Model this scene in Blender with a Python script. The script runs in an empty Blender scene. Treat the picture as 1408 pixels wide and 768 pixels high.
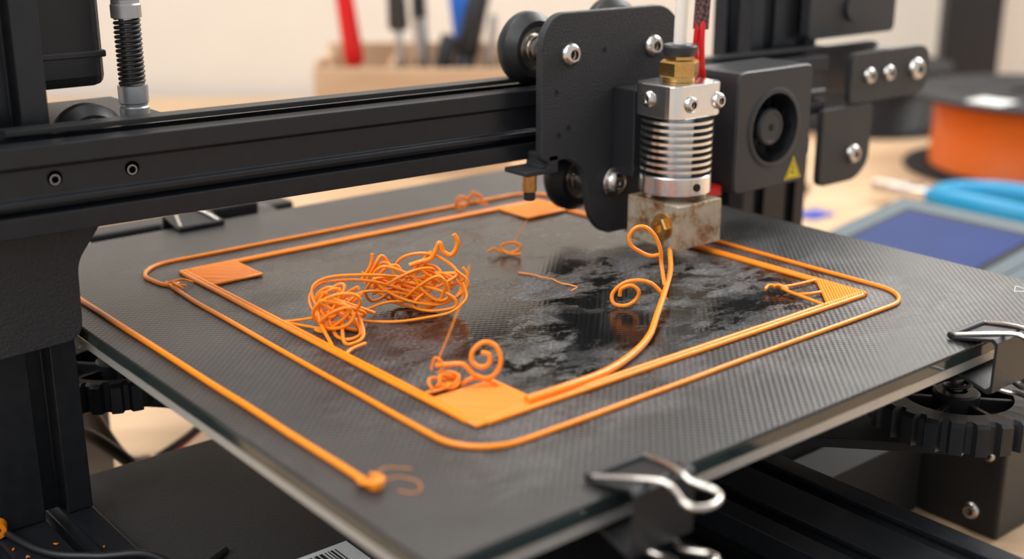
import bpy, bmesh, math, random
from mathutils import Vector, Matrix
S=0.001
sc=bpy.context.scene
random.seed(7)
# ------------------------------------------------------------------ materials
def nodes(name):
    m=bpy.data.materials.new(name); m.use_nodes=True
    nt=m.node_tree; b=nt.nodes["Principled BSDF"]
    return m,nt,b
def N(nt,t,**k):
    n=nt.nodes.new(t)
    for a,v in k.items():
        if a in n.inputs: n.inputs[a].default_value=v
        else: setattr(n,a,v)
    return n
def coord(nt,scale=(1000,1000,1000),rot=(0,0,0)):
    tc=nt.nodes.new("ShaderNodeTexCoord"); mp=nt.nodes.new("ShaderNodeMapping")
    mp.inputs["Scale"].default_value=scale; mp.inputs["Rotation"].default_value=rot
    nt.links.new(tc.outputs["Object"],mp.inputs["Vector"]); return mp.outputs["Vector"]
def mat(name,col,rough=.5,metal=0,nscale=.5,bump=.0,var=.0,coat=0,sss=0,trans=0,ior=1.45,emit=None,rv=0,spec=.5):
    m,nt,b=nodes(name); L=nt.links
    b.inputs["Base Color"].default_value=(*col,1); b.inputs["Roughness"].default_value=rough
    b.inputs["Metallic"].default_value=metal; b.inputs["Coat Weight"].default_value=coat
    b.inputs["Coat Roughness"].default_value=.1; b.inputs["Specular IOR Level"].default_value=spec
    b.inputs["IOR"].default_value=ior; b.inputs["Transmission Weight"].default_value=trans
    if sss: 
        b.inputs["Subsurface Weight"].default_value=sss; b.inputs["Subsurface Radius"].default_value=(1,.4,.1); b.inputs["Subsurface Scale"].default_value=.001
    if emit: b.inputs["Emission Color"].default_value=(*emit[0],1); b.inputs["Emission Strength"].default_value=emit[1]
    v=coord(nt); n=N(nt,"ShaderNodeTexNoise",Scale=nscale,Detail=4.0,Roughness=.6); L.new(v,n.inputs["Vector"])
    if var:
        r=N(nt,"ShaderNodeMapRange"); r.inputs["To Min"].default_value=1-var; r.inputs["To Max"].default_value=1+var
        L.new(n.outputs["Fac"],r.inputs["Value"])
        mx=N(nt,"ShaderNodeVectorMath",operation='SCALE'); mx.inputs[0].default_value=col; L.new(r.outputs[0],mx.inputs["Scale"])
        L.new(mx.outputs[0],b.inputs["Base Color"])
    if rv:
        r=N(nt,"ShaderNodeMapRange"); r.inputs["To Min"].default_value=max(.03,rough-rv); r.inputs["To Max"].default_value=rough+rv
        L.new(n.outputs["Fac"],r.inputs["Value"]); L.new(r.outputs[0],b.inputs["Roughness"])
    if bump:
        bp=N(nt,"ShaderNodeBump",Strength=bump); bp.inputs["Distance"].default_value=.0004
        L.new(n.outputs["Fac"],bp.inputs["Height"]); L.new(bp.outputs[0],b.inputs["Normal"])
    return m
M={}
M['powder']=mat("black_powder_coat",(.024,.025,.027),.46,nscale=1.4,bump=.9,var=.4)
M['anod']=mat("black_anodised_aluminium",(.020,.022,.026),.33,.35,nscale=.25,bump=.05,var=.3,rv=.1)
M['plastic']=mat("black_plastic",(.016,.016,.018),.38,nscale=2.,bump=.25,var=.2)
M['matte']=mat("matte_black_plastic",(.012,.012,.013),.75,nscale=1.5,bump=.3,var=.2)
M['plasticg']=mat("grey_black_plastic",(.030,.031,.034),.42,nscale=1.5,bump=.12,var=.1)
M['rubber']=mat("black_rubber",(.013,.013,.014),.42,nscale=.8,bump=.1)
M['dark']=mat("dark_recess",(.004,.004,.004),.7)
M['chrome']=mat("steel",(.66,.62,.57),.22,1,nscale=.7,bump=.05,var=.12)
M['nickel']=mat("brushed_aluminium",(.8,.8,.79),.24,1,nscale=.9,bump=.04,var=.05,rv=.06)
M['alu']=mat("aluminium_plate_edge",(.5,.51,.5),.45,.6,nscale=.6,bump=.1,var=.15)
M['brass']=mat("brass",(.62,.36,.12),.3,1,nscale=.9,bump=.1,var=.3)
M['glass_edge']=mat("dark_glass",(.02,.03,.03),.08,nscale=.2,coat=.5)
M['orange']=mat("orange_filament",(.96,.275,.012),.33,nscale=.9,bump=.08,var=.1,sss=.12,coat=.15)
M['orange_d']=mat("orange_filament_groove_shade",(.5,.09,.004),.5,nscale=.9,bump=.08,var=.1)  # darker copy of the filament colour, painted-in shade for the hatch grooves
M['orange_w']=mat("orange_spooled_filament",(.8,.17,.02),.4,nscale=.2,var=.15)
M['ptfe']=mat("white_ptfe",(.85,.78,.68),.35,sss=.2)
M['red']=mat("red_plastic",(.7,.01,.012),.35,nscale=.3,var=.1)
M['blue']=mat("blue_rubber_grip",(.0,.24,.45),.4,nscale=.1,var=.1)
M['blue2']=mat("blue_plastic",(.01,.12,.5),.4,nscale=.1,var=.1)
M['card']=mat("blue_card",(.02,.05,.35),.5,nscale=.1,var=.1)
M['white']=mat("white_paper",(.75,.75,.73),.6,nscale=.3,var=.05)
M['ink']=mat("black_ink",(.01,.01,.01),.6)
M['yellow']=mat("yellow_sticker",(.8,.58,.02),.4,nscale=.3,var=.05)
M['grey']=mat("grey_blue_bezel",(.11,.14,.155),.6,nscale=.2,var=.1,spec=.25)
M['screen']=mat("blue_lcd_screen",(.012,.03,.13),.5,nscale=.02,var=.3,spec=.1,emit=((.03,.06,.2),.15))
M['silver']=mat("dull_silver_clamp",(.42,.42,.42),.4,.8,nscale=.3,var=.15)
def m_rust():
    m,nt,b=nodes("heater_block_stained_aluminium");L=nt.links
    v=coord(nt); n=N(nt,"ShaderNodeTexNoise",Scale=.15,Detail=9.,Roughness=.72);L.new(v,n.inputs["Vector"])
    c=nt.nodes.new("ShaderNodeValToRGB"); e=c.color_ramp.elements
    e[0].position=.34;e[0].color=(.14,.055,.018,1);e[1].position=.62;e[1].color=(.52,.44,.34,1)
    x=c.color_ramp.elements.new(.43);x.color=(.33,.2,.1,1)
    x=c.color_ramp.elements.new(.5);x.color=(.44,.35,.25,1)
    L.new(n.outputs["Fac"],c.inputs[0]);L.new(c.outputs[0],b.inputs["Base Color"])
    b.inputs["Metallic"].default_value=.4;b.inputs["Roughness"].default_value=.42
    bp=N(nt,"ShaderNodeBump",Strength=.25);bp.inputs["Distance"].default_value=.0003;L.new(n.outputs["Fac"],bp.inputs["Height"]);L.new(bp.outputs[0],b.inputs["Normal"])
    return m
M['rust']=m_rust()
def m_wood(name,c1,c2,rot=0,scale=.02):
    m,nt,b=nodes(name);L=nt.links
    v=coord(nt,(1000,6000,6000),(0,0,rot)); n=N(nt,"ShaderNodeTexNoise",Scale=scale*.35,Detail=6.,Roughness=.6,Distortion=.4);L.new(v,n.inputs["Vector"])
    c=nt.nodes.new("ShaderNodeValToRGB"); e=c.color_ramp.elements
    e[0].position=.35;e[0].color=(*c1,1);e[1].position=.65;e[1].color=(*c2,1)
    L.new(n.outputs["Fac"],c.inputs[0]);L.new(c.outputs[0],b.inputs["Base Color"]);b.inputs["Roughness"].default_value=.5
    return m
M['table']=m_wood("light_wood_worktop",(.47,.3,.17),(.64,.44,.27),.5)
M['ply']=m_wood("plywood",(.5,.33,.2),(.64,.45,.29),0,.01)
M['wall']=mat("cream_painted_wall",(.75,.69,.61),.85,nscale=.02,bump=.1,var=.04)
def m_braid():
    m,nt,b=nodes("braided_sleeve");L=nt.links
    v=coord(nt,(1000,1000,1000),(0,.5,.6)); n=N(nt,"ShaderNodeTexChecker",Scale=.9);L.new(v,n.inputs["Vector"])
    n.inputs["Color1"].default_value=(.02,.02,.02,1);n.inputs["Color2"].default_value=(.16,.07,.07,1)
    L.new(n.outputs["Color"],b.inputs["Base Color"]);b.inputs["Roughness"].default_value=.6;return m
M['braid']=m_braid()
def m_bed():
    m,nt,b=nodes("textured_build_surface");L=nt.links
    def math_(op,a,bb=None,c=None):
        n=nt.nodes.new("ShaderNodeMath");n.operation=op
        for i,x in enumerate((a,bb,c)):
            if x is None: continue
            if isinstance(x,(int,float)): n.inputs[i].default_value=x
            else: L.new(x,n.inputs[i])
        return n.outputs[0]
    def mr(x,a,b2,c,d):
        n=nt.nodes.new("ShaderNodeMapRange");L.new(x,n.inputs[0])
        for i,q in enumerate((a,b2,c,d)): n.inputs[i+1].default_value=q
        n.interpolation_type='SMOOTHSTEP' ; return n.outputs[0]
    def noise(scale,det,ro,dist=0,mapping=None,rot=0):
        vv=v
        if mapping:
            mp=nt.nodes.new("ShaderNodeMapping");mp.inputs["Scale"].default_value=mapping;mp.inputs["Rotation"].default_value=(0,0,rot);L.new(v,mp.inputs[0]);vv=mp.outputs[0]
        n=N(nt,"ShaderNodeTexNoise",Scale=scale,Detail=det,Roughness=ro,Distortion=dist);L.new(vv,n.inputs["Vector"]);return n.outputs["Fac"]
    v=coord(nt)
    sx=nt.nodes.new("ShaderNodeSeparateXYZ");L.new(v,sx.inputs[0]); X,Y=sx.outputs[0],sx.outputs[1]
    k=2*math.pi/2.1
    w1=math_('SINE',math_('MULTIPLY',X,k)); w2=math_('SINE',math_('MULTIPLY',Y,k))
    weave=math_('MULTIPLY',w1,w2)
    A=noise(.05,5,.6)
    jit=math_('MULTIPLY',math_('SUBTRACT',A,.5),60)
    dx=math_('ABSOLUTE',math_('SUBTRACT',X,5));dy=math_('ABSOLUTE',math_('ADD',Y,10))
    dist=math_('ADD',math_('MAXIMUM',dx,dy),jit)
    center=mr(dist,54,76,1,0)
    nB=noise(1.,10,.72,.35,(.035,.062,.1),.35)
    smear=mr(nB,.46,.58,0,1)
    edge=mr(math_('ABSOLUTE',math_('SUBTRACT',nB,.505)),.0,.009,1,0)
    fl=noise(.9,5,.8)
    fleck=mr(fl,.47,.66,0,1)
    zone=mr(noise(1.,3,.55,0,(.028,.028,.03)),.38,.54,0,1)
    fine=noise(1.,3,.6,.2,(.08,1.3,1),.5)
    scr=math_('MULTIPLY',mr(math_('ABSOLUTE',math_('SUBTRACT',fine,.5)),.0,.012,1,0),mr(noise(.09,2,.5),.52,.62,0,1))
    ring=math_('MULTIPLY',mr(dist,38,60,0,1),mr(dist,80,104,1,0))
    mask=math_('MAXIMUM',math_('MULTIPLY',center,zone),math_('MULTIPLY',ring,.55))
    mask=math_('MAXIMUM',mask,math_('MULTIPLY',mr(noise(.035,4,.6),.55,.7,0,1),.3))
    white=math_('MULTIPLY',math_('MULTIPLY',smear,math_('ADD',math_('MULTIPLY',fleck,.8),.2)),mask)
    white=math_('MAXIMUM',white,math_('MULTIPLY',math_('MULTIPLY',edge,.95),math_('MULTIPLY',mask,mr(fl,.45,.55,0,1))))
    white=math_('MAXIMUM',white,math_('MULTIPLY',scr,.25))
    outer=math_('ADD',math_('MULTIPLY',weave,.020),.036)
    outer=math_('ADD',outer,math_('MULTIPLY',math_('SUBTRACT',A,.5),.035))
    outer=math_('ADD',outer,math_('MULTIPLY',math_('SUBTRACT',noise(1.6,3,.8),.5),.04))
    inner=math_('ADD',math_('MULTIPLY',math_('MULTIPLY',smear,mask),.02),.006)
    inner=math_('ADD',inner,math_('MULTIPLY',weave,.003))
    base=math_('ADD',math_('MULTIPLY',outer,math_('SUBTRACT',1,center)),math_('MULTIPLY',inner,center))
    base=math_('MAXIMUM',math_('ADD',base,math_('MULTIPLY',white,.22)),.003)
    cc=nt.nodes.new("ShaderNodeCombineXYZ");L.new(base,cc.inputs[0]);L.new(base,cc.inputs[1]);L.new(base,cc.inputs[2])
    L.new(cc.outputs[0],b.inputs["Base Color"])
    ro=math_('ADD',math_('MULTIPLY',math_('SUBTRACT',1,center),.38),math_('MULTIPLY',center,math_('ADD',.12,math_('MULTIPLY',math_('MULTIPLY',smear,mask),.35))))
    L.new(ro,b.inputs["Roughness"])
    bp=N(nt,"ShaderNodeBump",Strength=.36);bp.inputs["Distance"].default_value=.00022
    hh=math_('ADD',math_('MULTIPLY',weave,math_('ADD',.2,math_('MULTIPLY',math_('SUBTRACT',1,center),.7))),math_('MULTIPLY',math_('MULTIPLY',smear,mask),.9))
    hh=math_('ADD',hh,math_('MULTIPLY',math_('MULTIPLY',noise(1.6,3,.8),.7),math_('SUBTRACT',1,math_('MULTIPLY',center,.7))))
    L.new(hh,bp.inputs["Height"]);L.new(bp.outputs[0],b.inputs["Normal"])
    return m
M['bed']=m_bed()
# ------------------------------------------------------------------ geometry helpers (millimetres)
def empty(name,loc=(0,0,0),rotz=0):
    e=bpy.data.objects.new(name,None); sc.collection.objects.link(e); e.empty_display_size=.01
    e.location=Vector(loc)*S; e.rotation_euler=(0,0,rotz); return e
def mk(name,vs,fs,m,par=None,smooth=False,bev=0,seg=2,loc=(0,0,0),rot=(0,0,0),auto=None):
    me=bpy.data.meshes.new(name); me.from_pydata([Vector(v)*S for v in vs],[],fs)
    bm=bmesh.new();bm.from_mesh(me);bmesh.ops.recalc_face_normals(bm,faces=bm.faces);bm.to_mesh(me);bm.free()
    me.materials.append(M[m] if isinstance(m,str) else m)
    if smooth:
        for p in me.polygons:p.use_smooth=True
    if smooth and auto:
        me.set_sharp_from_angle(angle=math.radians(auto))
    o=bpy.data.objects.new(name,me); sc.collection.objects.link(o); o.location=Vector(loc)*S; o.rotation_euler=rot
    if bev:
        b=o.modifiers.new("bevel",'BEVEL');b.width=bev*S;b.segments=seg;b.limit_method='ANGLE';b.angle_limit=math.radians(35)
    if par is not None:o.parent=par
    return o
def box(name,x0,x1,y0,y1,z0,z1,m,par=None,bev=.4,**k):
    vs=[(x,y,z) for x in(x0,x1) for y in(y0,y1) for z in(z0,z1)]
    fs=[(0,1,3,2),(4,6,7,5),(0,4,5,1),(2,3,7,6),(0,2,6,4),(1,5,7,3)]
    return mk(name,vs,fs,m,par,bev=bev,**k)
def round_poly(pts,r,n=5):
    out=[];L=len(pts)
    for i,p in enumerate(pts):
        rr=r[i] if isinstance(r,(list,tuple)) else r
        a=Vector(pts[i-1]);b=Vector(p);c=Vector(pts[(i+1)%L])
        d1=(a-b);d2=(c-b);q=min(rr,d1.length*.45,d2.length*.45)
        if q<=0: out.append(tuple(b));continue
        s=b+d1.normalized()*q;e=b+d2.normalized()*q
        for k in range(n+1):
            t=k/n; out.append(tuple(s*(1-t)**2+b*2*t*(1-t)+e*t*t))
    return out
def prism(name,poly,axis,a0,a1,m,par=None,bev=.3,**k):
    def P(p,a):
        return {'x':(a,p[0],p[1]),'y':(p[0],a,p[1]),'z':(p[0],p[1],a)}[axis]
    n=len(poly); vs=[P(p,a0) for p in poly]+[P(p,a1) for p in poly]
    fs=[tuple(range(n)),tuple(range(2*n-1,n-1,-1))]+[(i,(i+1)%n,n+(i+1)%n,n+i) for i in range(n)]
    return mk(name,vs,fs,m,par,bev=bev,**k)
def frame(ax):
    ax=Vector(ax).normalized(); t=Vector((0,0,1)) if abs(ax.z)<.9 else Vector((1,0,0))
    a=ax.cross(t).normalized(); b=ax.cross(a).normalized(); return a,b,ax
def lathe(name,prof,org,ax,m,par=None,seg=32,auto=35,ring=False,**k):
    a,b,c=frame(ax);org=Vector(org);vs=[];fs=[]
    for (r,h) in prof:
        for i in range(seg):
            t=2*math.pi*i/seg; vs.append(org+a*r*math.cos(t)+b*r*math.sin(t)+c*h)
    n=len(prof)
    for j in range(n if ring else n-1):
        j2=(j+1)%n
        for i in range(seg):
            fs.append((j*seg+i,j*seg+(i+1)%seg,j2*seg+(i+1)%seg,j2*seg+i))
    if not ring:
        fs.append(tuple(range(seg)));fs.append(tuple((n-1)*seg+i for i in range(seg)))
    return mk(name,vs,fs,m,par,smooth=True,auto=auto,**k)
def cyl(name,org,ax,r,h,m,par=None,seg=32,ch=.3):
    ch=min(ch,r*.4,h*.4)
    return lathe(name,[(r-ch,0),(r,ch),(r,h-ch),(r-ch,h)],org,ax,m,par,seg)
def catmull(p,n=8,cyc=False):
    p=[Vector(q) for q in p];out=[];L=len(p)
    rng=range(L if cyc else L-1)
    for i in rng:
        if cyc:a,b,c,d=p[i-1],p[i],p[(i+1)%L],p[(i+2)%L]
        else:a,b,c,d=p[max(i-1,0)],p[i],p[i+1],p[min(i+2,L-1)]
        for k in range(n):
            t=k/n
            out.append(.5*((2*b)+(c-a)*t+(2*a-5*b+4*c-d)*t*t+(3*b-a-3*c+d)*t**3))
    if not cyc:out.append(p[-1])
    return out
def tube(name,paths,r,m,par=None,cyc=False,smooth=8,res=4,loc=(0,0,0),taper=None):
    cu=bpy.data.curves.new(name,'CURVE');cu.dimensions='3D';cu.bevel_depth=r*S;cu.bevel_resolution=res;cu.use_fill_caps=True
    if not isinstance(paths[0][0],(tuple,list,Vector)):paths=[paths]
    for p in paths:
        q=catmull(p,smooth,cyc) if smooth else [Vector(x) for x in p]
        sp=cu.splines.new('POLY');sp.points.add(len(q)-1)
        for i,v in enumerate(q):
            sp.points[i].co=(*(v*S),1)
            if taper: sp.points[i].radius=taper(i/(len(q)-1))
        sp.use_cyclic_u=cyc
        sp.use_smooth=True
    cu.materials.append(M[m]);o=bpy.data.objects.new(name,cu);sc.collection.objects.link(o);o.location=Vector(loc)*S
    if par is not None:o.parent=par
    return o
def screw(name,loc,ax,r,par,m='chrome',washer=False):
    if washer: cyl(name+"_washer",Vector(loc),ax,r*1.25,.8,m,par); loc=Vector(loc)+Vector(ax)*.8
    h=r*.6
    lathe(name,[(r*.97,0),(r,.1*h),(r*.97,.35*h),(r*.85,.72*h),(r*.66,.94*h),(r*.5,h),(r*.44,.97*h),(r*.42,.3*h)],loc,ax,m,par,seg=28)
    cyl(name+"_socket",Vector(loc)+Vector(ax)*.2*h,ax,r*.4,.14*h,'dark',par,seg=6)
def slot_profile(w,h,wslots,hslots,op=3.1,lip=1.6,inw=5.2,dep=5.6):
    def side(L,slots):
        pts=[(0,0)]
        for c in slots:
            pts+=[(c-op,0),(c-op,lip),(c-inw,lip),(c-inw,lip+1.2),(c-2.4,dep),(c+2.4,dep),(c+inw,lip+1.2),(c+inw,lip),(c+op,lip),(c+op,0)]
        return pts
    out=[]
    W,H=w/2,h/2
    for (t,d) in side(w,wslots): out.append((-W+t,-H+d))
    for (t,d) in side(h,hslots): out.append((W-d,-H+t))
    for (t,d) in side(w,wslots): out.append((W-t,H-d))
    for (t,d) in side(h,hslots): out.append((-W+d,H-t))
    return out
def extr(name,axis,c,w,h,a0,a1,m,par,ws,hs):
    poly=[(x+c[0],y+c[1]) for x,y in slot_profile(w,h,ws,hs)]
    return prism(name,poly,axis,a0,a1,m,par,bev=.25)
def vwheel(name,c,par,r=11.5,w=10):
    c=Vector(c);p=Vector((0,-1,0))
    lathe(name,[(4,-w/2+.6),(7.2,-w/2+.6),(7.4,-w/2),(r-2.6,-w/2),(r-.2,-1.8),(r,-1.4),(r,1.4),(r-.2,1.8),(r-2.6,w/2),(7.4,w/2),(7.2,w/2-.6),(4,w/2-.6)],c,p,'rubber',par,seg=48)
    lathe(name+"_bearing",[(2.6,0),(7,0),(7,.3),(5.9,.35),(5.8,.1),(4.4,.1),(4.3,.5),(2.6,.5)],c+p*(w/2-.6),p,'chrome',par,ring=True)
# ------------------------------------------------------------------ camera
YAW,PIT=0.88174,0.30534
f=Vector((math.cos(YAW)*math.cos(PIT),math.sin(YAW)*math.cos(PIT),-math.sin(PIT)))
r=Vector((math.sin(YAW),-math.cos(YAW),0));u=r.cross(f)
cd=bpy.data.cameras.new("camera");cam=bpy.data.objects.new("camera",cd);sc.collection.objects.link(cam)
mt=Matrix((( r.x,u.x,-f.x,0),(r.y,u.y,-f.y,0),(r.z,u.z,-f.z,0),(0,0,0,1)))
cam.matrix_world=Matrix.Translation(Vector((-228.12,-275.6,112.39))*S)@mt
cd.sensor_width=36;cd.lens=1703.9/1408*36;cd.clip_start=.01;cd.clip_end=20
cd.dof.use_dof=True;cd.dof.focus_distance=.345;cd.dof.aperture_fstop=8.5
sc.camera=cam
# ------------------------------------------------------------------ room & bench
FW=Vector((math.cos(YAW),math.sin(YAW),0));RT=Vector((math.sin(YAW),-math.cos(YAW),0))
ROT=math.atan2(RT.y,RT.x)
TZ=-100
wb=empty("workbench",(-228,-275.6,0),ROT)
box("worktop",-1100,1100,-300,1322,TZ-30,TZ,'table',wb,bev=2)
for i,(x,y) in enumerate(((-1050,-250),(1050,-250),(-1050,1270),(1050,1270))):
    box("leg_%d"%(i+1),x-30,x+30,y-30,y+30,-849,TZ-30.5,'table',wb)
wl=box("wall_back",-1800,1800,1340,1400,-850,1700,'wall',bev=0); wl.location=Vector((-228,-275.6,0))*S; wl.rotation_euler=(0,0,ROT)
fl=box("floor",-1800,1800,-1500,1339,-870,-850,'table',bev=0); fl.location=Vector((-228,-275.6,0))*S; fl.rotation_euler=(0,0,ROT)
# ------------------------------------------------------------------ heated bed
bed=empty("heated_print_bed")
bx,by=117.5,119.9
def rrect(x0,x1,y0,y1,r):return round_poly([(x0,y0),(x1,y0),(x1,y1),(x0,y1)],r,6)
prism("build_surface",rrect(-bx,bx,-by,by,3),'z',-.7,0,'bed',bed,bev=.15)
prism("glass_plate",rrect(-bx,bx,-by,by,3),'z',-3.9,-.72,'glass_edge',bed,bev=.3)
prism("aluminium_plate",rrect(-bx+.6,bx-.6,-by+.6,by-.6,4),'z',-6.9,-3.92,'alu',bed,bev=.3)
prism("insulation_mat",rrect(-bx+12,bx-12,-by+12,by-12,4),'z',-9.5,-6.9,'rubber',bed,bev=.3)
tri=[(104.5,-103),(109,-107),(109.5,-100.5)]
tube("triangle_mark",[[(x,y,.05) for x,y in tri]],.18,'white',bed,cyc=True,smooth=0)
box("carriage_plate",-45,45,-60,60,-36,-33.2,'plastic',bed)
prism("cross_arm_1",[(-98,76),(-88,90),(90,-86),(84,-108),(70,-108)],'z',-40,-37,'matte',bed)
prism("cross_arm_2",[(-98,-76),(-88,-90),(90,86),(84,100),(70,96)],'z',-43,-40.2,'matte',bed)
def knob(name,c,R=22):
    k=empty(name,c); k.parent=bed
    n=22;per=8;outer=[]
    for i in range(n*per):
        t=2*math.pi*i/(n*per); q=math.cos(n*t); rr=R+(.9 if q>-.2 else -.9*min(1,(-.2-q)/.4)) 
        outer.append((rr*math.cos(t),rr*math.sin(t)))
    m=n*per;inner=[(15.5*math.cos(2*math.pi*i/m),15.5*math.sin(2*math.pi*i/m)) for i in range(m)]
    vs=[(x,y,0) for x,y in outer]+[(x,y,8) for x,y in outer]+[(x*.95,y*.95,9) for x,y in outer]+[(x,y,8.6) for x,y in inner]+[(x,y,0) for x,y in inner]
    fs=[]
    for a in range(5):
        b=(a+1)%5
        for i in range(m): fs.append((a*m+i,a*m+(i+1)%m,b*m+(i+1)%m,b*m+i))
    mk("scalloped_rim",vs,fs,'plastic',k,smooth=True,auto=40)
    cyl("web_disc",(0,0,1),(0,0,1),15.6,3,'plastic',k)
    lathe("hub",[(6.5,3.8),(6.5,9),(5.8,9.6),(3,9.6),(2.8,6)],(0,0,0),(0,0,1),'plastic',k)
    for i in range(6):
        a=i*math.pi/3+.2; ca,sa=math.cos(a),math.sin(a)
        vs=[]
        for rr in(6,15.7):
            for s in(-.8,.8):
                for z in(3.5,7.5): vs.append((rr*ca-s*sa,rr*sa+s*ca,z))
        mk("spoke_%d"%(i+1),vs,[(0,1,3,2),(4,6,7,5),(0,4,5,1),(2,3,7,6),(0,2,6,4),(1,5,7,3)],'plastic',k,bev=.2)
    cyl("bolt",(0,0,9),(0,0,1),1.9,c[2]*-1-6.9-9,'chrome',k)
    pts=[(3.6*math.cos(t*.7),3.6*math.sin(t*.7),9.6+t*.36) for t in range(0,34)]
    tube("spring",pts,.55,'plastic',k,smooth=3)
    return k
knob("levelling_knob_1",(77,-104,-33),23)
knob("levelling_knob_2",(-97,72,-33),20)
knob("levelling_knob_3",(78,86,-33))
# ------------------------------------------------------------------ binder clips
def clip(name,cx,edge,sgn,w=17):
    c=empty(name)
    def P(v,z):return (edge-sgn*6.5+sgn*v,z)
    prof=[(0,.35),(0,1.1),(1.2,1.1),(12.2,3.6),(13.5,2.6),(13.5,-10.8),(12.2,-11.6),(1.2,-8.2),(0,-8.2),(0,-7.2),(1.2,-7.2),(11.6,-10.3),(12.7,-9.9),(12.7,1.8),(11.6,2.6),(1.2,.35)]
    poly=[P(v,z) for v,z in prof]
    prism("spring_body",poly,'x',cx-w/2,cx+w/2,'plastic',c,bev=.15)
    for s,zz in((1,.55),(-1,-7.6)):
        cyl("jaw_curl_%s"%('top' if s>0 else 'bottom'),(cx-w/2,P(.1,0)[0],zz+s*.6),(1,0,0),1.0,w,'plastic',c)
        zf=(lambda v:zz+s*.6+s*(min(v,13)*.25)+(-max(v-14,0)*.16 if s>0 else max(v-14,0)*.1))
        half=[(7.2,0),(6.8,3),(5.2,8.6),(2.9,14.5),(2.4,17),(3.3,19.8),(4.1,22),(3.4,24.2),(0,25.4)]
        pts=[(cx-a,P(v,0)[0],zf(v)) for a,v in half]+[(cx+a,P(v,0)[0],zf(v)) for a,v in half[-2::-1]]
        pts=[(cx-5.2,P(0,0)[0],zz+s*.6)]+pts+[(cx+5.2,P(0,0)[0],zz+s*.6)]
        tube("wire_handle_%s"%('top' if s>0 else 'bottom'),pts,.66,'chrome',c,smooth=6)
    return c
clip("binder_clip",-67,-by,-1);clip("binder_clip",62,-by,-1);clip("binder_clip",-47,by,1)
# ------------------------------------------------------------------ printed orange lines
pr=empty("failed_print")
H=.55
def bump_line(a,b,n,z=H,j=.15):
    a=Vector(a);b=Vector(b);return [(a.lerp(b,i/n).x+random.uniform(-j,j),a.lerp(b,i/n).y+random.uniform(-j,j),z) for i in range(n+1)]
def arc(cx,cy,r,a0,a1,n=7):return [(cx+r*math.cos(math.radians(a0+(a1-a0)*i/n)),cy+r*math.sin(math.radians(a0+(a1-a0)*i/n)),H) for i in range(n+1)]
x0,x1,y0,y1=-86.5,77,-91,81;R=13
sk=[( -84.2,58,H)]+bump_line((x0+1.2,40),(x0,y0+R),8)+arc(x0+R,y0+R,R,180,270)+bump_line((x0+R+6,y0),(x1-R-4,y0+2.5),8)+arc(x1-R,y0+2.5+R,R,270,360)+bump_line((x1,y0+R+8),(x1,y1-R-3),8)+arc(x1-R,y1-R,R,0,90)+bump_line((x1-R-6,y1),(x0+R+5,y1),8)+arc(x0+R,y1-R,R,90,175)+[(x0+1,60,H),(x0+3.5,57,H)]
tube("skirt_line",sk,.66,'orange',pr,smooth=4)
tube("skirt_frayed_end",[[(-84,62,H),(-82,57,1.2),(-84,55,1.5),(-81,54,.8)],[(-85,60,.8),(-80,59,1.3),(-78,56,.8)],[(-83,57,1),(-85,54,2.2),(-83,52,1)]],.35,'orange',pr)
ax0,ax1,ay0,ay1=-76.2,68,-79,68.5
tube("perimeter_left",[bump_line((ax0,ay0+3),(ax0,ay1-3),12,j=.08),bump_line((ax0+1.35,ay0+3),(ax0+1.35,ay1-3),12,j=.08)],.68,'orange',pr,smooth=3)
tube("perimeter_front",[bump_line((ax0+3,ay0),(ax1-2,ay0+1.2),12,j=.08),bump_line((ax0+3,ay0+1.45),(ax1-2,ay0+2.75),12,j=.08)],.7,'orange',pr,smooth=3)
tube("perimeter_back",[bump_line((ax0+3,ay1),(ax1-3,ay1),12,j=.08),bump_line((ax0+3,ay1-1.35),(ax1-3,ay1-1.35),12,j=.08)],.68,'orange',pr,smooth=3)
tube("perimeter_right",[bump_line((ax1,ay1-2),(ax1,ay0+2),12,j=.08),bump_line((ax1-1.45,ay1-2),(ax1-1.45,ay0+2),12,j=.08)],.68,'orange',pr,smooth=3)
def hatch(name,x0,x1,y0,y1,sp=1.5,z=.6):
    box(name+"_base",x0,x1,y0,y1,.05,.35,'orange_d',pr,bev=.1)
    paths=[];c=x0+y0+sp*.6
    while c<x1+y1:
        a=max(x0,c-y1);b=min(x1,c-y0)
        if b-a>.2:
            p=(a,c-a,z);q=(b,c-b,z)
            paths.append([p,tuple((Vector(p)+Vector(q))/2+Vector((0,0,random.uniform(-.05,.12)))),q])
        c+=sp
    tube(name,paths,.44,'orange',pr,smooth=2)
    tube(name+"_outline",[[(x0,y0,.62),(x1,y0,.62),(x1,y1,.62),(x0,y1,.62)]],.55,'orange',pr,cyc=True,smooth=0)
hatch("infill_front_corner",ax0,ax0+19,ay0,ay0+18)
hatch("infill_left_corner",ax0,ax0+18,ay1-18,ay1)
hatch("infill_back_corner",ax1-20,ax1,ay1-18,ay1)
xr1=ax1;yr0,yr1=ay0+1,ay0+19
paths=[];c=0
while c<17.5:
    paths.append([(xr1-18+c,yr0,.66),(xr1-9+c/2,yr0+9-c/2,.74),(xr1,yr0+18-c,.66)])
    c+=1.2
tube("infill_right_corner",paths,.56,'orange',pr,smooth=2)
mk("infill_right_base",[(xr1-18,yr0,.1),(xr1,yr0,.1),(xr1,yr1,.1),(xr1-18,yr0,.4),(xr1,yr0,.4),(xr1,yr1,.4)],[(0,1,2),(3,5,4),(0,3,4,1),(1,4,5,2),(2,5,3,0)],'orange_d',pr)
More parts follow.
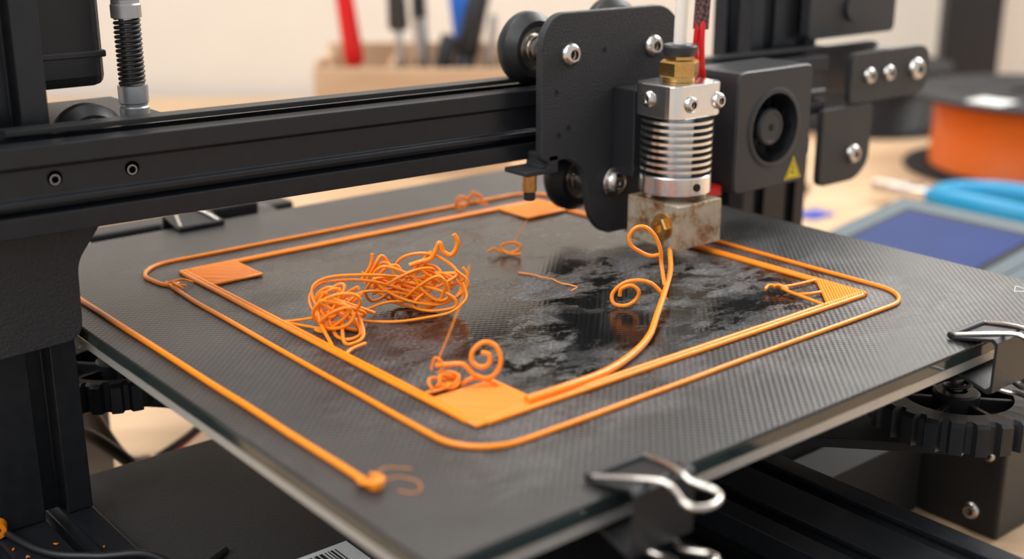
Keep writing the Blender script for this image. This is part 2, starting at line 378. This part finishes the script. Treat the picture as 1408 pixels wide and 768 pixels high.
tube("loose_strands_right_corner",[
 [(49.5,-77.5,.8),(50.2,-70,1),(51,-63,1.1),(52,-59.5,1.4),(55,-59.5,1),(61,-60,.8),(67,-60.5,.8)],
 [(52,-62,1.3),(51.3,-59,2.0),(49.8,-58.2,1.6)],
 [(50.5,-66,1),(54,-68.5,1.2),(58,-69,1)],
 [(52,-59,1.3),(49.5,-57,1.8),(47,-57.5,1.2)]],.5,'orange',pr,smooth=6)
tube("purge_line",bump_line((-109.9,100),(-109.7,-88),18,z=.7,j=.15),.78,'orange',pr,smooth=3)
lathe("purge_blob",[(.3,0),(1.1,.2),(1.6,.8),(1.6,1.6),(1.0,2.3),(.3,2.6)],(-109.3,-89.4,0),(0,0,1),'orange',pr,seg=20,auto=180)
tube("purge_tail",[[(-108,-90,2),(-104,-90,1.5),(-101.5,-93,.6),(-104,-96,.4),(-106.5,-93,.4)],[(-109,-88,2.4),(-104,-85,1.6),(-99,-87,.5)]],.09,'orange',pr)
tube("purge_tail_heavy",[(-110.5,-85,1),(-111.3,-88,1.6),(-109.5,-90.8,2.2),(-107.5,-89,2),(-109,-87,2.4)],.5,'orange',pr)
def loc(base,pts):
    return [tuple(Vector((base[0],base[1],0))+RT*a+FW*w+Vector((0,0,max(v,.5)))) for a,v,w in pts]
B1=(-50,-8)
def tangle(base,c,rad,n,seed,turn=5):
    rg=random.Random(seed);out=[]
    for k in range(n):
        ph=[rg.uniform(0,6.28) for _ in range(6)];fr=[rg.uniform(.8,1.3),rg.uniform(.8,1.3),rg.uniform(.5,1.1)]
        pts=[]
        m=turn*7
        for i in range(m):
            t=i/7*6.28/1.0
            wob=1+.35*math.sin(t*.37+ph[3])
            a=c[0]+rad[0]*(.62*math.sin(t*fr[0]+ph[0])*wob+.38*math.sin(t*.31+ph[4]))
            v=c[1]+rad[1]*(.62*math.cos(t*fr[1]+ph[1])*wob+.38*math.sin(t*.23+ph[5]))
            w=c[2]+rad[2]*math.sin(t*fr[2]*.6+ph[2])
            pts.append((a,v,w))
        out.append(loc(base,pts))
    return out
sg=empty("filament_spaghetti")
tube("knot_near",tangle(B1,(-12.5,6,-9),(7,6,6),2,8,4),.5,'orange',sg,smooth=6)
tube("knot_near_small",tangle(B1,(-16,8,-8),(4,4.5,3),2,14,3),.46,'orange',sg,smooth=6)
tube("knot_near_drips",[loc(B1,[(-17,5,-8),(-15,2,-11),(-13,.6,-15),(-9.5,.6,-17),(-7,1.5,-14),(-10,5,-9)]),loc(B1,[(-12,4,-12),(-11,0,-18),(-8.5,0,-20),(-6,1.5,-16),(-8,6,-11)]),loc(B1,[(-19,8,-7),(-18,4,-12),(-14.5,1,-19),(-12,0,-26),(-10,.5,-29),(-8,1,-25),(-5,1,-21)])],.5,'orange',sg)
tube("knot_far",tangle(B1,(4,7.5,10),(13,7,5),2,11,4),.46,'orange',sg,smooth=6)
tube("knot_far_extra",tangle(B1,(9,6.5,10),(9,6,4),2,31,3),.5,'orange',sg,smooth=6)
tube("knot_far_crown",[loc(B1,[(-6,5,8),(-5,9,8),(-2,12.5,8),(1,13,8),(2,10,8),(-1,7,9),(-4,8,9),(-5.5,11,9),(-3,13.8,9),(0,12,9)]),loc(B1,[(-8,8,8),(-6,12,8),(-3.5,15.6,9),(-1.5,13,10)]),loc(B1,[(-9,9,8),(-6.5,13,8),(-5.8,16.5,8)])],.5,'orange',sg)
tube("long_arcs",[
 loc(B1,[(-29,.6,-3),(-24,1.5,-4),(-19,3,-6),(-14,4,-7),(-10,5,-6)]),
 loc(B1,[(-28,.6,-4),(-22,.6,-7),(-16,1,-10),(-12,3,-9)]),
 loc(B1,[(-17,4,-8),(-20.5,7.5,-5),(-20.5,11,-3),(-16,12.4,0),(-6,12.3,2),(2,10.5,6),(9,9,9),(16,7,10),(20,9.5,10),(19,12,10)]),
 loc(B1,[(-19,3,-7),(-21.8,7,-4),(-19.5,10.5,-1),(-12,11.2,1),(-4,9.5,4),(4,6,7),(12,3,9),(18,4,9),(20.5,8,9),(17,11.5,9)]),
 loc(B1,[(-12,3,-6),(-6,1,-4),(2,.6,-3),(10,.8,0),(16,1,4),(20,4,7),(19,8,9)]),
 loc(B1,[(-15,4,-6),(-9,3,-2),(-2,4,3),(5,3,7),(12,2,8)]),
 loc(B1,[(-14,6,-6),(-8,8,0),(0,6,6),(8,4,8),(15,3,8),(19,6,9),(15,10,9),(9,11,9)]),
 ],.42,'orange',sg)
tube("upright_hook",[loc(B1,[(4,12,12),(7,13,12),(10,14,12),(11.5,16.5,12),(12.5,18.5,12),(13.5,16,12),(15.5,15,12),(17,16.5,12),(17.5,19,12),(16.5,21,12)])],.72,'orange',sg)
B2=(-64.5,-59.8)
cl=empty("curled_strand")
tube("coil",[loc(B2,[(-7,6,0),(-4,6.3,0),(-.5,6.5,-.5),(2,4.2,-1),(5,3,-.5),(7.4,4.5,0),(8.3,7.5,.5),(7,10.6,1),(4.2,11.4,1),(1.8,9.5,.5),(1.6,7,0),(3.6,5.8,-.4),(5.6,6.8,-.6),(5.6,8.9,-.4),(3.8,9.3,0)])],.58,'orange',cl)
tube("coil_foot",[loc(B2,[(-1,1,0),(1,2.6,0),(4,2.8,0),(7,1.6,0),(8,.6,0)])],.55,'orange',cl)
tube("patch_mess",tangle(B2,(-4.5,1.9,-1),(4,2.3,2.5),2,5,3),.42,'orange',cl,smooth=6)
tube("thin_whisker",[loc(B2,[(-6.8,6.2,0),(-3.5,14,2),(-.5,22,4),(1,29,5)])],.17,'orange',cl)
tube("thin_whisker_hook",[loc(B2,[(-8,5,0),(-7,8,0),(-5,6,0),(-6.5,4,0)])],.3,'orange',cl)
bc=empty("peeled_filament_curl")
tube("peeled_strand",[(-60,-76.8,1.6),(-47,-76.8,1.7),(-34,-75.3,1.4),(-20,-70.5,1.2),(-8,-64.5,1.6),(3,-56.5,2.6),(14,-48.5,4.2),(27,-38.5,6),(40,-26,6),(51,-15.5,3.5),(57,-10.8,1.6)],1.0,'orange',bc,taper=lambda t:1.1-.45*t)
B3=(22,-42)
tube("upper_loop",[loc(B3,[(-1.2,5,-4),(-1.8,10,0),(-2.2,14,0),(-3.8,18.2,0),(-6.6,20.9,0),(-9.4,20.8,0),(-11.2,18.4,0),(-10.6,15.6,0),(-8,13.6,.5),(-5,12.2,1),(-2.2,12.4,1.5)])],.6,'orange',bc)
tube("lower_loop",[loc(B3,[(-1.2,2,-8),(-3,4.6,-8),(-5.8,7,-8),(-9.5,7.7,-8),(-13.3,6.8,-8),(-16.2,3.9,-8),(-15.9,1.2,-9),(-12.8,.7,-9.5),(-9.8,2.2,-9),(-9,4.8,-9),(-11,6.4,-8.6),(-13.8,5.4,-8.4),(-14.2,3.2,-8.2)])],.58,'orange',bc)
sb=empty("stray_filament_bits")
B4=(14,21)
tube("stray_curl",[loc(B4,[(-6,1,0),(-4,2.2,0),(-2,1,0),(1,.8,0),(3.6,1.6,0),(4.2,3.2,0),(2,4.2,0),(-1,3.6,0),(-1.6,2.2,0),(0,1,-1),(2.4,.8,-2),(4.5,1,-2)])],.5,'orange',sb)
tube("stray_whisker",[loc(B4,[(1.5,3,0),(4,7,1),(6.5,11,2)])],.14,'orange',sb)
tube("stray_thread",[(4,3,.4),(6,-2,.4),(4.5,-7,1.2),(7,-9,.6),(6,-14,.8),(8,-19,.4),(4.5,-20.5,.4)],.2,'orange',sb)
B5=(40,73)
tube("back_curls",[loc(B5,[(-6,2,0),(-5,5,0),(-3,5.5,0),(-1.5,3,0),(-3.5,1,0),(-5.5,1.4,0),(-4,4,1),(-1,5,1),(0.5,7,1),(2.2,5,1),(0,3,1),(-1,4.6,1),(2,6.2,1),(3.5,5,1),(3,2.8,1),(6,2.6,1)])],.42,'orange',sb)
# ------------------------------------------------------------------ x gantry beam
g=empty("x_axis_gantry",(25,30,41.3)); g.rotation_euler=(0,.012,0)
prof=[(-10,11),(-10,6),(-8.8,5.4),(-8.8,-1.5),(-10,-2.1),(-10,-3.6),(-5,-3.8),(-5,-5.6),(-10,-5.8),(-10,-11),(-3,-11),(-3,-8),(3,-8),(3,-11),(10,-11),(10,-3),(8,-3),(8,3),(10,3),(10,11),(3.1,11),(3.1,9.4),(5,9.4),(5,7),(-5,7),(-5,9.4),(-3.1,9.4),(-3.1,11)]
prism("extrusion",prof,'x',-185,150,'anod',g,bev=.3)
box("timing_belt",-160,160,-1,5,12.0,13.4,'rubber',g,bev=.2)
for i,(x,z) in enumerate(((-152,2.4),(-132.5,2.4))):
    lathe("countersunk_hole_%d"%(i+1),[(1.9,-.3),(2.15,-.3),(2.15,.06),(1.9,.0)],(x,-8.8,z),(0,-1,0),'anod',g,ring=True)
    cyl("hole_core_%d"%(i+1),(x,-8.74,z),(0,-1,0),2.0,.06,'dark',g,ch=.01)
    lathe("hole_rim_%d"%(i+1),[(1.0,0),(1.25,0),(1.25,.1),(1.0,.1)],(x,-8.8,z-.3),(0,-1,0),'silver',g,ring=True)
# ------------------------------------------------------------------ left upright
lu=empty("z_axis_upright")
extr("extrusion","z",(-140.5,49),40,20,-52,260,'anod',lu,[10,30],[10])
prism("end_bracket_plate",round_poly([(-165,32),(-110,32),(-114,26),(-119,20),(-119.5,-1),(-165,-3)],[0,2,4,4,5,0]),'y',34.5,38.4,'powder',lu,bev=.4)
zm=empty("z_axis_drive")
box("motor_body",-136,-95,63,105,60,150,'plastic',zm,bev=3,seg=3)
box("motor_flange",-136.3,-94.7,62.8,105.2,68,70,'plasticg',zm,bev=.5)
box("motor_top_seam",-136.3,-94.7,62.8,105.2,90,93,'plasticg',zm,bev=.5)
box("mount_bracket",-118,-80,42,100,48.5,51,'powder',zm,bev=.4)
cx,cy=-91.8,54
zo=-5.5
lathe("coupler_lower",[(3,56.5+zo),(4.0,56.7+zo),(4.0,60.4+zo),(3.7,60.8+zo),(3.7,61.4+zo),(4.1,61.8+zo),(4.1,66.4+zo),(3,66.6+zo)],(cx,cy,0),(0,0,1),'silver',zm)
lathe("coupler_upper",[(3,79),(4.1,79.2),(4.1,82.6),(3.8,83),(3.8,84),(4.2,84.4),(4.2,95),(3,95)],(cx,cy,0),(0,0,1),'silver',zm)
cyl("lead_screw",(cx,cy,60),(0,0,1),2.2,150,'chrome',zm)
tube("spring_coil",[(cx+3.2*math.cos(t*.8),cy+3.2*math.sin(t*.8),61+t*.8*1.25/6.283) for t in range(0,115)],.52,'plastic',zm,smooth=2)
vwheel("guide_wheel",(-107,50,47.5),zm,10.5,9)
# ------------------------------------------------------------------ right upright
ru=empty("z_axis_upright")
extr("extrusion","z",(171,49),40,20,-100,260,'anod',ru,[10,30],[10])
prism("gusset_plate",round_poly([(178,55),(236,55),(236,72),(206,120),(178,120)],3),'y',33,37.5,'powder',ru,bev=.4)
cyl("gusset_boss",(205,32.8,66),(0,-1,0),5,1.5,'powder',ru)
bt=empty("belt_tensioner_arm")
prism("arm_plate",round_poly([(184,31),(238,31),(238,51),(184,51)],[3,11,11,3],8),'y',15.5,18.5,'powder',bt,bev=.4)
prism("arm_plate_rear",round_poly([(184,31),(236,31),(236,51),(184,51)],[3,11,11,3],8),'y',38,41,'powder',bt,bev=.4)
cyl("pulley",(229,21,41),(0,1,0),8,14,'plastic',bt)
screw("bolt_1",(195.5,15.5,41.5),(0,-1,0),3.3,bt);screw("bolt_2",(208.5,15.5,41.5),(0,-1,0),3.3,bt);screw("bolt_3",(227.5,15.5,41.5),(0,-1,0),4.6,bt)
prism("hanging_bracket",round_poly([(168,30.5),(200,30.5),(200,6),(192,0),(168,0)],[2,3,8,8,4],6),'y',15.5,18.5,'powder',bt,bev=.4)
screw("bracket_bolt",(188.5,15.5,11),(0,-1,0),4,bt,washer=False)
# ------------------------------------------------------------------ carriage
ca=empty("print_head_carriage")
prism("carriage_plate",round_poly([(19,31),(19,70),(24.5,76.5),(72,76.5),(79,71),(79,10),(72,3.5),(47,3.5),(41,9),(37,27),(30,31)],[3,4,4,5,5,5,5,4,5,6,2],6),'y',10,13,'powder',ca,bev=.45)
screw("plate_bolt_1",(30.4,10,63.7),(0,-1,0),3.7,ca);screw("plate_bolt_2",(66.6,10,63.7),(0,-1,0),3.7,ca);screw("plate_bolt_3",(50.3,10,20.7),(0,-1,0),4.0,ca,washer=True)
for i,(x,z) in enumerate(((25,52.5),(30,41),(45,64),(26,39))):
    cyl("plate_hole_%d"%(i+1),(x,10.05,z),(0,-1,0),.9,.15,'dark',ca,ch=.02)
for i,(x,z) in enumerate(((30.4,63.9),(66.6,66.5),(50.3,19.2))):
    vwheel("v_wheel_%d"%(i+1),(x,30,z),ca)
    cyl("axle_%d"%(i+1),(x,13,z),(0,1,0),2.5,26,'chrome',ca)
    cyl("spacer_%d"%(i+1),(x,13.1,z),(0,1,0),4.6,10,'chrome',ca)
    cyl("lock_nut_%d"%(i+1),(x,36,z),(0,1,0),4.4,4,'chrome',ca,seg=6)
prism("probe_bracket",round_poly([(13,29),(22,29),(22,33),(26,33),(26,27.4),(13,27.4)],.6),'y',10,21,'powder',ca)
cyl("probe_barrel",(18.4,15,21.2),(0,0,1),2.3,6.4,'brass',ca);cyl("probe_tip",(18.4,15,18.6),(0,0,1),1.9,2.8,'plastic',ca)
# ------------------------------------------------------------------ hotend
ho=empty("hotend_assembly")
hx,hy=58,-10
box("standoff_block",hx-9,hx+9,0,10,24,52,'plastic',ho)
fins=[(5.5,20.5),(11,20.6),(11.5,21),(11.5,26.2),(11.2,26.6)]
z=26.8
while z<43.4:
    fins+=[(5.5,z),(5.5,z+1.15),(11.5,z+1.2),(11.5,z+2.1)];z+=2.15
fins+=[(5.5,z),(5.5,z+.9)]
lathe("finned_heatsink",fins+[(8,z+1)],(hx,hy,0),(0,0,1),'nickel',ho,seg=48,auto=30)
prism("heatsink_head",round_poly([(hx-11,hy-9.5),(hx+11,hy-9.5),(hx+11,hy+9.5),(hx-11,hy+9.5)],4.5),'z',z+.9,55.3,'nickel',ho,bev=.4)
for i,(x,y) in enumerate(((-4.5,-9.5),(8,-9.5))):
    screw("head_screw_%d"%(i+1),(hx+x,hy+y,49.5),(0,-1,0),2.6,ho)
screw("head_screw_3",(hx-11,hy+2,50.5),(-1,0,0),2.6,ho)
cyl("grub_screw",(hx-2,hy-11.4,23.5),(0,-1,0),1.3,.4,'dark',ho,seg=12)
lathe("brass_fitting_base",[(4,55.2),(5,55.4),(5,57),(4,57.2)],(hx,hy,0),(0,0,1),'brass',ho)
lathe("brass_hex",[(4,56.6),(6,56.8),(6.3,57.2),(6.3,61.2),(5.8,61.8),(4.8,62.2),(4.8,63.2)],(hx,hy,0),(0,0,1),'brass',ho,seg=6,auto=20)
lathe("push_fit_collet",[(3,63),(4.6,63.1),(5.3,64.4),(5.4,66),(5,66.6),(2.5,66.7)],(hx,hy,0),(0,0,1),'plasticg',ho)
tube("ptfe_tube",[(hx,hy,60),(hx,hy,72),(hx+.6,hy-.2,90),(hx+1.5,hy-.5,115),(hx+2,hy+2,150)],2.05,'ptfe',ho)
box("heater_block",48,68,-21.5,1,4.2,18.6,'rust',ho,bev=.5)
cyl("heat_break_neck",(hx,hy,18.4),(0,0,1),3.4,2.4,'chrome',ho)
cyl("mount_screw_left",(51,-6,18.4),(0,0,1),1.6,3,'chrome',ho);cyl("mount_screw_right",(65,-15,18.4),(0,0,1),1.6,3,'chrome',ho)
lathe("clamp_bolt",[(3.2,0),(3.5,.3),(3.5,2),(3.0,2.4),(1.8,2.4),(1.7,.8)],(48,-15,11.2),(-1,0,0),'brass',ho,seg=6,auto=20)
lathe("clamp_washer",[(4.1,0),(4.1,.6)],(48.05,-15,11.2),(-1,0,0),'brass',ho)
lathe("nozzle",[(.5,.7),(.9,.8),(2.6,2.6),(4,2.7),(4,4.3),(3,4.4)],(hx,hy,0),(0,0,1),'brass',ho,seg=24,auto=25)
tube("heater_wires",[[(68,-4,9),(74,-6,12),(77,-3,18),(76,2,28),(72,6,40)],[(68,-6,8),(75,-8,11),(78.5,-5,18),(78,0,28)]],.9,'red',ho)
box("red_connector",73,81,-10,-6,15,18.6,'red',ho,bev=.5)
tube("braided_cable",[(78,-3,150),(75,-5,110),(72,-6,80),(71.5,-6,70)],2.5,'braid',ho)
tube("red_leads",[[(72,-6.5,78),(70,-8,68),(70.5,-8,60),(74,-6,54),(78,-4,50)],[(70.5,-6,76),(69.5,-6,66),(71,-5,60),(75,-3,50)]],.95,'red',ho)
# ------------------------------------------------------------------ fan shroud
fn=empty("cooling_fan_shroud")
fx0,fx1,fz0,fz1=82,120.5,15.5,56
fcx,fcz,fr=101.2,36.0,12.6
n=96;sq=[];ci=[]
mx=(fx0+fx1)/2;mz=(fz0+fz1)/2;hw,hh=(fx1-fx0)/2,(fz1-fz0)/2;rr=2.4
for i in range(n):
    t=2*math.pi*(i+.5)/n;c,s=math.cos(t),math.sin(t)
    k=min(hw/abs(c),hh/abs(s));X,Z=c*k,s*k
    ax_,az_=abs(X),abs(Z)
    if ax_>hw-rr and az_>hh-rr:
        ox,oz=hw-rr,hh-rr;dx_,dz_=abs(c),abs(s)
        B=ox*dx_+oz*dz_;C=ox*ox+oz*oz-rr*rr;k=B+math.sqrt(max(0,B*B-C));X,Z=c*k,s*k
    sq.append((mx+X,mz+Z));ci.append((fcx+fr*c,fcz+fr*s))
yf,yb=-14,6
vs=[(x,yb,z) for x,z in sq]+[(x,yf+.8,z) for x,z in sq]+[((x-101)*.975+101,yf,(z-36)*.975+36) for x,z in sq]+[(x,yf,z) for x,z in ci]+[(x,yf+9,z) for x,z in ci]
fs=[(a*n+i,a*n+(i+1)%n,(a+1)*n+(i+1)%n,(a+1)*n+i) for a in range(4) for i in range(n)]
fs+=[tuple(range(n)),tuple(4*n+i for i in range(n))]
mk("shroud_housing",vs,fs,'plasticg',fn,smooth=True,auto=30)
lathe("inlet_ring",[(fr-.9,-.2),(fr-.9,.5),(fr+.1,.6),(fr+1,.1),(fr+1,-.2)],(fcx,yf,fcz),(0,-1,0),'plasticg',fn,seg=64,ring=True)
lathe("fan_hub",[(6.4,0),(6.4,6.6),(5.8,7.4),(4.9,7.5),(4.7,7.3),(.3,7.3)],(fcx,yf+8.5,fcz),(0,-1,0),'plasticg',fn,seg=36)
cyl("hub_pin",(fcx,yf+1.3,fcz),(0,-1,0),1.2,.4,'dark',fn,seg=16)
for i in range(9):
    a0=2*math.pi*i/9;vs=[]
    for j in range(6):
        rq=6.2+j*1.1
        for (da,yy) in((-.2,yf+7.2),(.26,yf+2.2)):
            a=a0+da+j*.09
            vs.append((fcx+rq*math.cos(a),yy,fcz+rq*math.sin(a)));vs.append((fcx+rq*math.cos(a),yy+.5,fcz+rq*math.sin(a)))
    fs=[]
    for j in range(5):
        b=j*4;fs+=[(b,b+4,b+6,b+2),(b+1,b+3,b+7,b+5),(b,b+1,b+5,b+4),(b+2,b+6,b+7,b+3)]
    fs+=[(0,2,3,1),(20,21,23,22)]
    mk("fan_blade_%d"%(i+1),vs,fs,'plastic',fn,smooth=False)
tx,tz=112.6,20.2
mk("warning_sticker",[(tx-4.6,yf-.12,tz-3.2),(tx+4.6,yf-.12,tz-3.2),(tx,yf-.12,tz+4.8)],[(0,1,2)],'yellow',fn)
tube("warning_border",[[(tx-3.6,yf-.14,tz-2.7),(tx+3.6,yf-.14,tz-2.7),(tx,yf-.14,tz+3.7)]],.16,'ink',fn,cyc=True,smooth=0)
tube("warning_symbol",[[(tx-1.2,yf-.14,tz-1.2),(tx+.2,yf-.14,tz+.2),(tx-.1,yf-.14,tz+1.4)],[(tx-.4,yf-.14,tz-1.3),(tx+1.3,yf-.14,tz-1.2)]],.16,'ink',fn,smooth=2)
box("shroud_tab",fx1-.2,fx1+3,-12,-8,24,30,'plasticg',fn)
# ------------------------------------------------------------------ base frame
bf=empty("printer_base_frame")
extr("side_rail","y",(-140.5,-72.2),40,40,-260,220,'anod',bf,[10,30],[10,30])
extr("y_axis_rail","y",(25,-67),40,40,-235,190,'anod',bf,[10,30],[10,30])
box("cross_beam",-120,137,-40,0,-99.9,-66,'matte',bf,bev=.5)
box("side_box",138.5,210,-90,25,-99.9,-61,'powder',bf,bev=1.2)
box("side_box_lid",139.5,209,-89,24,-61,-60,'matte',bf,bev=.2)
box("side_box_cap",150,205,-72,20,-60,-52,'matte',bf,bev=1)
box("rating_label",158,190,-70,-38,-52,-51.8,'white',bf,bev=0)
for i in range(5): box("label_line_%d"%(i+1),161,187-(i%2)*7,-67+i*5.5,-65+i*5.5,-51.8,-51.75,'ink',bf,bev=0)
screw("box_screw_1",(138.5,-80,-92),(-1,0,0),3.2,bf);screw("box_screw_2",(160,-90,-66),(0,-1,0),3.4,bf);screw("box_screw_3",(138.5,-84,-70),(-1,0,0),2.2,bf)
box("front_rail",60,137,-60,-44,-99,-70,'matte',bf,bev=.5)
eb=empty("electronics_enclosure")
box("cover",-118,2,-240,70,-96,-57,'powder',eb,bev=1.5)
box("feet",-110,-100,-200,60,-100,-96,'rubber',eb)
box("label",-97,-72,-32,-15,-57,-56.8,'white',eb,bev=0)
xx=-95
for i in range(16):
    w=random.choice((.4,.7,1.1)); box("barcode_bar_%d"%(i+1),xx,xx+w,-24,-17,-56.8,-56.75,'ink',eb,bev=0);xx+=w+random.choice((.4,.6))
    if xx>-76:break
lc=empty("loose_cable")
tube("cable",[(-150,62,-50),(-142,24,-50.8),(-132,10,-50.6),(-121,2,-50.5),(-112,-4,-55.5),(-100,0,-56)],1.0,'rubber',lc)
lathe("orange_plug",[(1.2,0),(2.4,.1),(2.6,1.5),(2.6,3),(1.2,3.2)],(-147.5,36,-49.4),(.3,.9,.1),'orange',lc,ring=True)
tube("wiring_behind",[[(-100,100,-40),(-90,118,-60),(-76,130,-85),(-60,150,-98)],[(-112,92,-50),(-96,108,-62),(-80,112,-80),(-70,118,-98)]],2.2,'rubber',lc)
tube("wiring_red",[(-60,100,-50),(-48,112,-62),(-44,130,-80),(-50,150,-98)],1.2,'red',lc)
tube("wiring_black",[(-64,100,-50),(-52,110,-62),(-48,128,-80),(-56,150,-98)],1.5,'rubber',lc)
bitsd=empty("filament_crumbs")
for i in range(10):
    x=random.uniform(-150,-126);y=random.uniform(-20,34)
    tube("crumb_%d"%(i+1),[(x,y,-51.8),(x+random.uniform(-.6,.6),y+random.uniform(-.6,.6),-51.4),(x+random.uniform(-1,1),y+random.uniform(-1,1),-51.9)],.16,'orange',bitsd,smooth=3)
rr_=empty("bed_cable_strain_relief")
box("clamp",-52,-10,124,138,-12,-2,'plastic',rr_,bev=1)
box("clamp_top",-40,-18,126,140,-2,3,'plastic',rr_,bev=1)
tube("bed_cable",[(-20,136,-3),(-4,144,-8),(12,152,-30),(20,160,-60)],3,'rubber',rr_)
box("rear_stand",-96,-78,135,160,-100,-4,'silver',rr_,bev=1)
box("rear_bar",-78,10,150,162,-20,-6,'plastic',rr_,bev=1)
# ------------------------------------------------------------------ background
lcd=empty("lcd_control_panel",(300,42,-52)); lcd.rotation_euler=(0,math.radians(-7),0)
box("housing",-52,50,-56,52,-16,0,'grey',lcd,bev=2.5,seg=3)
box("bezel",-43,41,-47,45,-.5,.8,'grey',lcd,bev=.6)
box("bezel_inner",-34,33,-38,37,.7,1.1,'matte',lcd,bev=.2)
box("screen",-30,29,-34,34,1.0,1.5,'screen',lcd,bev=.2)
box("stand",-30,40,-40,40,-46,-15,'plastic',lcd,bev=2)
def pliers(name,loc_,ang,grip):
    e=empty(name,loc_,ang)
    for s in(1,-1):
        tube("grip_%s"%('a' if s>0 else 'b'),[(8,s*5,0),(22,s*15,0),(50,s*25,0),(85,s*28,0),(120,s*22,0)],8.5,grip,e,taper=lambda t:.7+.45*math.sin(math.pi*min(1,t*1.1)))
        prism("jaw_%s"%('a' if s>0 else 'b'),[(-36,s*.4),(-36,s*2),(-20,s*7),(-4,s*9),(6,s*8),(12,s*3),(6,s*.2)],'z',-4,4,'chrome',e,bev=1)
    cyl("pivot",(-2,0,-5),(0,0,1),5.5,10,'chrome',e)
    return e
pliers("pliers",(528,193,-89.5),math.radians(-77),'blue')
box("blue_card",-12,12,-9,9,0,1.2,'card',bev=.2).location=Vector((452,226,TZ))*S
def spool(name,c,R,hh,fil,m2='plastic',cr=.75):
    e=empty(name,c)
    lathe("flange_bottom",[(12,0),(R,0),(R+.8,1.5),(R,3.4),(12,3.4)],(0,0,0),(0,0,1),m2,e,seg=64)
    prof=[(14,3.4)]
    zz=3.6
    while zz<hh-5:
        prof+=[(R*cr,zz),(R*cr+1,zz+1.2)];zz+=2.4
    prof+=[(R*cr,hh-3.6),(14,hh-3.6)]
    lathe("wound_filament",prof,(0,0,0),(0,0,1),fil,e,seg=64)
    lathe("flange_top",[(24,hh-3.5),(R,hh-3.5),(R+.8,hh-2),(R,hh),(R*.8,hh),(R*.78,hh-1.2),(32,hh-1.2),(30,hh),(26,hh),(24,hh-8)],(0,0,0),(0,0,1),m2,e,seg=64)
    for i in range(6):
        a=i*math.pi/3
        cyl("flange_hole_%d"%(i+1),(R*.58*math.cos(a),R*.58*math.sin(a),hh-1.3),(0,0,1),R*.13,.4,'dark',e)
    return e
s1=spool("filament_spool",(702,203,TZ),100,62,'orange_w',m2='matte',cr=.8)
box("spool_label",-90,-64,-14,14,61.8,62.8,'white',s1,bev=.2)
spool("filament_spool",(765,405,TZ),72,60,'plasticg',m2='matte',cr=.8)
st=empty("spool_stand",(905,392,TZ),ROT)
box("stand_post",-28,28,-12,12,0,300,'plastic',st,bev=3);box("stand_foot",-50,50,-36,36,0,10,'plastic',st,bev=3)
pn=empty("pen_tool",(470,262,TZ+4),.3)
lathe("barrel",[(1,-36),(3.5,-30),(4,0),(4,30),(3,34)],(0,0,0),(1,0,0),'plastic',pn)
og=empty("wooden_tool_organiser",(314,502,TZ),ROT)
box("front_panel",-75,75,0,5,0,82,'ply',og,bev=.6);box("back_panel",-75,75,85,90,0,92,'ply',og,bev=.6)
box("side_panel_left",-75,-70,5,85,0,86,'ply',og,bev=.6);box("side_panel_right",70,75,5,85,0,86,'ply',og,bev=.6)
box("divider",-18,-14,5,85,0,86,'ply',og,bev=.6);box("bottom",-70,70,5,85,0,5,'ply',og,bev=.3)
mwo=Matrix.Translation(Vector((314,502,TZ))*S)@Matrix.Rotation(ROT,4,'Z')
def tool(name,base,top,parts):
    e=empty(name);e.matrix_world=mwo
    a=Vector(base);b=Vector(top);d=(b-a).normalized()
    for pn_,(t0,t1,r0,r1,m_) in parts.items():
        p=a.lerp(b,t0);h=(b-a).length*(t1-t0)
        lathe(pn_,[(r0*.8,0),(r0,h*.05),(r1,h*.95),(r1*.8,h)],p,d,m_,e,seg=20)
    return e
tool("red_handled_tool",(-38,30,8),(-60,30,190),{'shaft':(0,.45,3,3,'chrome'),'handle':(.4,1,8,6,'red')})
tool("screwdriver",(-8,25,8),(-14,25,175),{'shaft':(0,.62,3,3,'chrome'),'handle':(.6,1,8,6,'plasticg')})
tool("side_cutter",(8,40,8),(2,40,160),{'body':(0,.75,5,6,'chrome'),'grip':(.7,1,6,5,'plasticg')})
tool("marker_pen",(22,30,8),(52,30,140),{'barrel':(0,.62,8.5,8.5,'plasticg'),'cap':(.6,1,9.2,8.6,'plastic')})
tool("blue_screwdriver",(45,50,8),(34,50,135),{'shaft':(0,.5,3,3,'chrome'),'handle':(.5,1,7,8,'blue2')})
tool("black_marker",(5,22,8),(28,22,105),{'barrel':(0,.6,6,6,'plastic'),'cap':(.6,1,6.6,6.6,'plastic')})
tool("tweezers",(55,30,8),(62,30,120),{'body':(0,1,4,3,'chrome')})
# ------------------------------------------------------------------ light
w=bpy.data.worlds.new("world");sc.world=w;w.use_nodes=True
w.node_tree.nodes["Background"].inputs[0].default_value=(.95,.97,1,1);w.node_tree.nodes["Background"].inputs[1].default_value=.7
def area(name,loc_,tgt,size,pw,col):
    l=bpy.data.lights.new(name,'AREA');l.shape='RECTANGLE';l.size=size[0];l.size_y=size[1];l.energy=pw;l.color=col
    o=bpy.data.objects.new(name,l);sc.collection.objects.link(o);o.location=loc_
    d=Vector(tgt)-Vector(loc_);o.rotation_euler=d.to_track_quat('-Z','Y').to_euler();return o
area("bed_haze_light",(1.3,.1,.95),(0,0,0),(1.0,.9),32,(1,.985,.96))
area("bed_haze_light",(.72,.42,.44),(0,0,0),(.3,.3),2.2,(1,.985,.96))  # added lamp out of view, gives the bed its glossy haze
area("ceiling_lamp",(-.3,.4,1.5),(.3,.4,0),(.8,.8),15,(1,.975,.93))
area("bed_haze_light",(-1.0,-.2,.9),(0,0,0),(.8,.8),10,(.96,.98,1))  # added fill from the left front, stands for no real window
sc.view_settings.view_transform='Standard'
